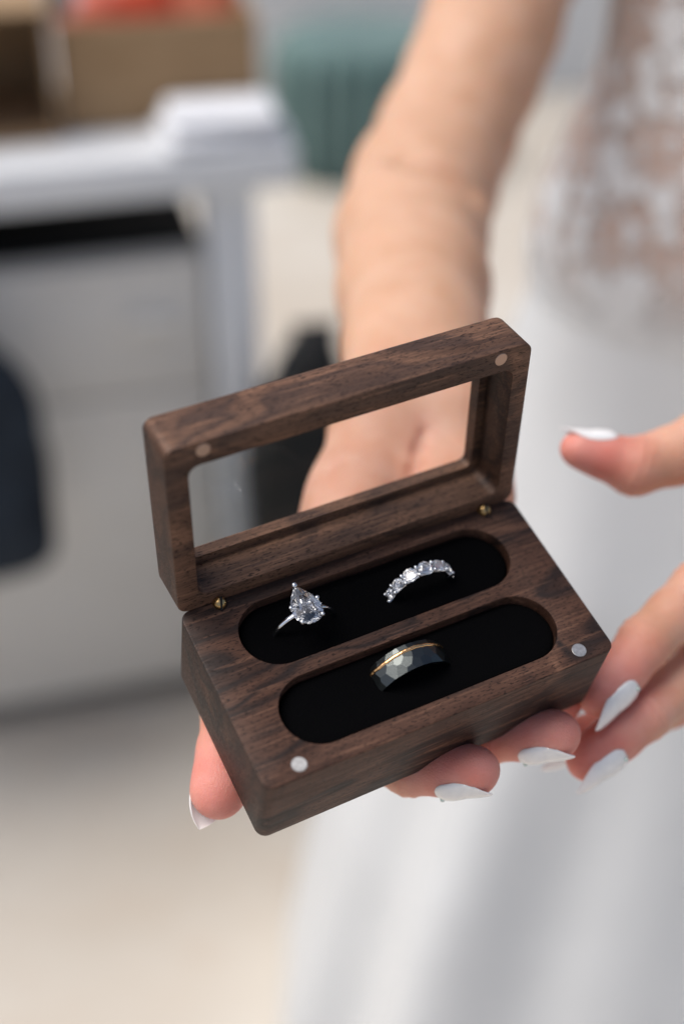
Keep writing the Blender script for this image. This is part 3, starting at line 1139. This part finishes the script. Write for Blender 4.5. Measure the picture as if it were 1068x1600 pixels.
def surface_nets(fn, lo, hi, h, band=6):
    """mesh the zero level of fn inside a box; the fine grid is evaluated only near the surface"""
    lo, hi = np.asarray(lo, float), np.asarray(hi, float)
    nb = np.ceil((hi - lo) / (h * band)).astype(int) + 1
    cg = [lo[i] + h * band * (np.arange(nb[i]) + 0.5) for i in range(3)]
    G = np.stack(np.meshgrid(*cg, indexing='ij'), -1).reshape(-1, 3)
    dc = fn(G).reshape(nb)
    n = nb * band
    near = np.abs(dc) < h * band * 1.35
    val = np.repeat(np.repeat(np.repeat(dc, band, 0), band, 1), band, 2).astype(np.float32)
    mk = np.repeat(np.repeat(np.repeat(near, band, 0), band, 1), band, 2)
    idx = np.argwhere(mk)
    P = lo + h * (idx + 0.5)
    out = np.empty(len(P), np.float32)
    for s in range(0, len(P), 400000):
        out[s:s + 400000] = fn(P[s:s + 400000])
    val[mk] = out
    neg = val < 0
    cs = np.zeros(n - 1, np.int8)
    for dx in (0, 1):
        for dy in (0, 1):
            for dz in (0, 1):
                cs += neg[dx:n[0] - 1 + dx, dy:n[1] - 1 + dy, dz:n[2] - 1 + dz]
    act = (cs > 0) & (cs < 8)
    cells = np.argwhere(act)
    vid = np.full(n - 1, -1, np.int64)
    vid[act] = np.arange(len(cells))
    acc = np.zeros((len(cells), 3))
    cnt = np.zeros(len(cells))
    corners = [(dx, dy, dz) for dx in (0, 1) for dy in (0, 1) for dz in (0, 1)]
    for a in corners:
        for ax in range(3):
            if a[ax] == 0:
                b_ = list(a)
                b_[ax] = 1
                va = val[cells[:, 0] + a[0], cells[:, 1] + a[1], cells[:, 2] + a[2]]
                vb = val[cells[:, 0] + b_[0], cells[:, 1] + b_[1], cells[:, 2] + b_[2]]
                cr = (va < 0) != (vb < 0)
                tt = np.where(cr, va / np.where(cr, va - vb, 1), 0)
                p = np.array(a, float)[None, :].repeat(len(cells), 0)
                p[:, ax] += tt
                acc[cr] += p[cr]
                cnt[cr] += 1
    V = lo + h * (cells + acc / cnt[:, None] + 0.5)
    F = []
    for ax in range(3):
        o1, o2 = [(1, 2), (2, 0), (0, 1)][ax]
        sl0 = [slice(None)] * 3
        sl1 = [slice(None)] * 3
        sl0[ax] = slice(0, n[ax] - 1)
        sl1[ax] = slice(1, n[ax])
        a, b_ = neg[tuple(sl0)], neg[tuple(sl1)]
        e = np.argwhere(a != b_)
        e = e[(e[:, o1] > 0) & (e[:, o2] > 0) & (e[:, o1] < n[o1] - 1) & (e[:, o2] < n[o2] - 1)]
        s = a[tuple(e.T)]
        q = []
        for (i, j) in ((0, 0), (1, 0), (1, 1), (0, 1)):
            c = e.copy()
            c[:, o1] -= 1 - i
            c[:, o2] -= 1 - j
            q.append(vid[tuple(c.T)])
        Q = np.stack(q, 1)
        Q[~s] = Q[~s][:, ::-1]
        F.append(Q)
    F = np.concatenate(F)
    F = F[(F >= 0).all(1)]
    return V, F


def cut(V, F, keep):
    c = V[F].mean(1)
    F = F[keep(c)]
    used = np.unique(F)
    mp = np.full(len(V), -1)
    mp[used] = np.arange(len(used))
    return V[used], mp[F]


def inside(c, lo, hi, m=0.0):
    return ((c > lo + m) & (c < hi - m)).all(1)


def hand_box(fingers, wr, ext):
    lo = np.min([f.bound()[0] for f in fingers.values()], 0)
    hi = np.max([f.bound()[1] for f in fingers.values()], 0)
    lo = np.minimum(lo, wr - ext)
    hi = np.maximum(hi, wr + ext)
    return lo, hi


loR, hiR = hand_box(RF, WR, np.array([0.05, 0.03, 0.05]))
loR[2] = min(loR[2], 0.93)
hiR = np.maximum(hiR, np.array([ELR[0] + 0.125, ELR[1] + 0.11, ELR[2] + 0.20]))
loR[0] = min(loR[0], ELR[0] - 0.06)
loL, hiL = hand_box(LF, WL, np.array([0.03, 0.03, 0.04]))
parts = []
VR, FR = surface_nets(body_handR, loR, hiR, 0.00115)
parts.append(cut(VR, FR, lambda c: inside(c, loR, hiR, 0.004)))
VL, FL = surface_nets(body_handL, loL, hiL, 0.00105)
parts.append(cut(VL, FL, lambda c: inside(c, loL, hiL, 0.004)))
VB, FB = surface_nets(body, np.array([-0.08, 0.30, 0.74]), np.array([0.66, 0.98, 1.46]), 0.0036)
parts.append(cut(VB, FB, lambda c: ~(inside(c, loR, hiR, 0.0075) & (np.abs(body_handR(c)) < 0.004)) & ~(inside(c, loL, hiL, 0.0075) & (np.abs(body_handL(c)) < 0.004))))
off = 0
Vs, Fs = [], []
for V, F in parts:
    Vs.append(V)
    Fs.append(F + off)
    off += len(V)
Vs, Fs = np.concatenate(Vs), np.concatenate(Fs)
me = bpy.data.meshes.new("body")
me.vertices.add(len(Vs))
me.vertices.foreach_set('co', (Vs - P0).astype(np.float32).ravel())
me.loops.add(Fs.size)
me.loops.foreach_set('vertex_index', Fs.ravel().astype(np.int32))
me.polygons.add(len(Fs))
me.polygons.foreach_set('loop_start', np.arange(0, Fs.size, 4, dtype=np.int32))
me.update(calc_edges=True)
me.validate()
fl_ = np.zeros(len(Vs))
for f in list(RF.values()) + list(LF.values()):
    for (p, r, rr, a_) in ((f.tip, 0.034, 0.010, 1.0), (f.j[-3][0], 0.022, 0.008, 0.35)):
        dd = np.linalg.norm(Vs - p, axis=1)
        fl_ = np.maximum(fl_, a_ * np.clip(1 - (dd - rr) / (r - rr), 0, 1))
hz = np.minimum(np.linalg.norm(Vs - RF['middle'].j[0][0], axis=1), np.linalg.norm(Vs - LF['middle'].j[0][0], axis=1))
fl_ = np.maximum(fl_, 0.30 * np.clip(1 - (hz - 0.06) / 0.08, 0, 1))
for p in PALM_CREASE:
    fl_ = np.maximum(fl_, 0.5 * np.clip(1 - np.linalg.norm(Vs - p, axis=1) / 0.014, 0, 1))
atr = me.attributes.new("flush", 'FLOAT', 'POINT')
atr.data.foreach_set('value', fl_.astype(np.float32))
body_o = link_mesh("body", me, M_skin, person)


# -- nails
def nail(f, length, width, dorsal=None, tilt=0.0, start=0.0085, lift=0.0, gem=True, curl=0.10, drop=0.92):
    d, side = f.dir, f.side
    nrm = -f.pal if dorsal is None else unit(np.asarray(dorsal) - d * (np.asarray(dorsal) @ d))
    d = unit(d * math.cos(tilt) + nrm * math.sin(tilt))
    nrm = unit(nrm - d * (nrm @ d))
    side = np.cross(d, nrm)
    def height(q):
        ts = np.linspace(0.002, 0.016, 141)
        dd = f.d(q[None, :] + ts[:, None] * nrm[None, :])
        return ts[np.argmax(dd > 0)]
    a0 = f.tip - f.dir * start
    h0, h1 = height(a0), height(f.tip - f.dir * 0.001)
    d = unit(d + nrm * ((h1 - h0) / (start - 0.001)))
    nrm0 = nrm
    nrm = unit(nrm - d * (nrm @ d))
    side = np.cross(d, nrm)
    org = a0 + nrm0 * (h0 - 0.0001 + lift)
    RC = f.rt * 1.10
    nu, nv = 30, 12
    top, bot = [], []
    for i in range(nu + 1):
        u = i / nu
        if u < 0.22:
            wf = math.sqrt(max(0.0, 1 - ((0.22 - u) / 0.235) ** 2)) * 0.98
        elif u < 0.45:
            wf = 0.98 + 0.02 * math.sin((u - 0.22) / 0.23 * math.pi)
        else:
            q = (u - 0.45) / 0.55
            wf = 0.98 * (1 - q ** 2.1) ** 0.84
            wf = max(wf, 0.05)
        for j in range(nv + 1):
            v = j / nv * 2 - 1
            x = v * width / 2 * wf
            arch = -(RC - math.sqrt(max(RC * RC - x * x, 1e-9)))
            zz = arch - curl * length * max(0, u - 0.35) ** 2 + 0.0006 * math.sin(math.pi * min(1, u / 0.5)) - 0.0007 * max(0, 0.12 - u) / 0.12
            p = org + d * (u * length) + side * x + nrm * zz
            th = 0.0007 * (0.5 + 0.8 * math.sin(math.pi * min(1.0, u + 0.12)))
            top.append(p)
            bot.append(p - nrm * th)
    # the plate rests on the skin: push each lengthwise strip out until it clears the finger
    tp = np.array(top).reshape(nu + 1, nv + 1, 3)
    dd = f.d(tp.reshape(-1, 3)).reshape(nu + 1, nv + 1)
    need = np.clip(0.00025 - dd[3:], 0, 0.004).max(0)
    need = (need + need[::-1]) / 2
    push = need[None, :, None] * nrm[None, None, :] * 1.15
    top = list((tp + push).reshape(-1, 3))
    bot = list((np.array(bot).reshape(nu + 1, nv + 1, 3) + push).reshape(-1, 3))
    V = [p - P0 for p in top + bot]
    F = []
    o2 = len(top)
    k = nv + 1
    for i in range(nu):
        for j in range(nv):
            q = (i * k + j, (i + 1) * k + j, (i + 1) * k + j + 1, i * k + j + 1)
            F.append(q[::-1])
            F.append(tuple(o2 + a for a in q))
    rim = [(i * k, (i + 1) * k) for i in range(nu)] + [((i + 1) * k + nv, i * k + nv) for i in range(nu)]
    rim += [(j + 1, j) for j in range(nv)] + [(nu * k + j, nu * k + j + 1) for j in range(nv)]
    for a, b_ in rim:
        F.append((a, b_, o2 + b_, o2 + a))
    bm = bmesh.new()
    vv = [bm.verts.new(tuple(p)) for p in V]
    for q in F:
        bm.faces.new([vv[a] for a in q])
    o = bm_obj("nail", bm, M_nail, person, True, rad(50))
    if gem:
        c = org + d * length * 0.09 + side * width * 0.12 + nrm * 0.0004 - P0
        bmg = bmesh.new()
        r = 0.00085
        base_ = [bmg.verts.new(tuple(c + r * (math.cos(a) * side + math.sin(a) * d))) for a in np.linspace(0, 2 * math.pi, 9)[:-1]]
        mid_ = [bmg.verts.new(tuple(c + 0.62 * r * (math.cos(a) * side + math.sin(a) * d) + nrm * r * 0.9)) for a in np.linspace(0, 2 * math.pi, 9)[:-1]]
        bridge(bmg, base_, mid_)
        bmg.faces.new(mid_)
        bmg.faces.new(base_[::-1])
        bm_obj("rhinestone", bmg, M_gem, o, False, None)
    return o


nail(RF['thumb'], 0.0185, 0.0122, gem=False)
nail(RF['index'], 0.0172, 0.0110, start=0.0108)
nail(RF['middle'], 0.0172, 0.0110, start=0.0108)
nail(RF['ring'], 0.0100, 0.0090, gem=False)
nail(RF['little'], 0.012, 0.009, gem=False)
nail(LF['thumb'], 0.0200, 0.0115, gem=False, start=0.0105)
nail(LF['index'], 0.0205, 0.0110)
nail(LF['middle'], 0.0210, 0.0110)
nail(LF['ring'], 0.0190, 0.0100)
nail(LF['little'], 0.014, 0.009, gem=False)

# -- dress: lace bodice over the skin, satin skirt
M_lace, nt, b = new_mat("white_lace", (0.66, 0.675, 0.685), 0.75, 0, 0.25)
t = NT(nt)
v1 = t.n("ShaderNodeTexVoronoi", feature='F1')
v1.inputs["Scale"].default_value = 1.0
wrp = t.n("ShaderNodeVectorMath", operation='ADD')
nz_ = t.n("ShaderNodeTexNoise")
nz_.inputs["Scale"].default_value = 55
t.l(t.coord(), nz_.inputs["Vector"])
scl = t.n("ShaderNodeVectorMath", operation='SCALE')
scl.inputs[3].default_value = 1.1
t.l(nz_.outputs["Color"], scl.inputs[0])
t.l(t.coord((48, 48, 48)), wrp.inputs[0])
t.l(scl.outputs[0], wrp.inputs[1])
t.l(wrp.outputs[0], v1.inputs["Vector"])
v2 = t.n("ShaderNodeTexVoronoi", feature='DISTANCE_TO_EDGE')
v2.inputs["Scale"].default_value = 1.0
t.l(t.coord((240, 240, 240)), v2.inputs["Vector"])
opn = t.noise(t.coord((11, 11, 11), (0.3, 0.1, 0.55)), 1.0, 2.0, 0.5)
dist_ = t.math('ADD', v1.outputs["Distance"], t.math('MULTIPLY', t.math('SUBTRACT', opn, 0.5), 1.3))
flower = t.ramp(dist_, [(0.39, (1, 1, 1)), (0.50, (0, 0, 0))])
mesh_ = t.ramp(v2.outputs["Distance"], [(0.06, (1, 1, 1)), (0.12, (0, 0, 0))])
sep = t.n("ShaderNodeSeparateXYZ")
t.l(t.coord(), sep.inputs[0])
dens = t.n("ShaderNodeMapRange")
dens.inputs[1].default_value = 0.93
dens.inputs[2].default_value = 0.875
t.l(sep.outputs[2], dens.inputs[0])
alpha = t.math('MAXIMUM', t.math('MAXIMUM', flower, t.math('MULTIPLY', mesh_, 0.9)), dens.outputs[0])
t.l(alpha, b.inputs["Alpha"])
t.bump(flower, 0.5, 0.002, b)
VD, FD = surface_nets(lambda P: torso(P) - 0.004, np.array([0.07, 0.64, 0.80]), np.array([0.50, 0.98, 1.36]), 0.005)
VD, FD = cut(VD, FD, lambda c: (c[:, 2] < 1.345) & (c[:, 2] > 0.83))
bodice = mesh_obj("lace_bodice", VD - P0, [tuple(map(int, q)) for q in FD], M_lace, person)

M_satin, nt, b = new_mat("white_satin", (0.72, 0.745, 0.765), 0.42, 0, 0.35)
b.inputs["Sheen Weight"].default_value = 0.2
t = NT(nt)
t.l(t.ramp(t.noise(t.coord((4, 4, 2)), 1, 3), [(0.3, (0.585, 0.605, 0.615)), (0.7, (0.645, 0.66, 0.665))]), b.inputs["Base Color"])
t.bump(t.noise(t.coord((14, 14, 5)), 1, 3), 0.35, 0.012, b)
V, F = [], []
nz, na = 70, 220
for i in range(nz + 1):
    f = i / nz
    z = 0.885 - 0.88 * f
    a_ = np.interp(z, [0.0, 0.15, 0.387, 0.7, 0.80, 0.885], [0.36, 0.345, 0.30, 0.215, 0.178, 0.152])
    b2 = np.interp(z, [0.0, 0.15, 0.387, 0.7, 0.80, 0.885], [0.30, 0.285, 0.24, 0.170, 0.130, 0.112])
    amp = 0.075 * min(1, max(0, f - 0.06) * 2.2)
    for k in range(na):
        a = 2 * math.pi * k / na
        fold = amp * (0.55 * math.cos(9 * a + 1.3 + 0.8 * math.sin(3 * f)) + 0.35 * math.cos(14 * a + 2.0 * f) + 0.25 * math.cos(5 * a - 1.0))
        V.append((0.028 + a_ * (1 + fold) * math.cos(a), 0.012 + b2 * (1 + fold) * math.sin(a), z + 0.002 * (i == nz)))
for i in range(nz):
    for k in range(na):
        F.append((i * na + k, (i + 1) * na + k, (i + 1) * na + (k + 1) % na, i * na + (k + 1) % na))
mesh_obj("satin_skirt", V, F, M_satin, person)
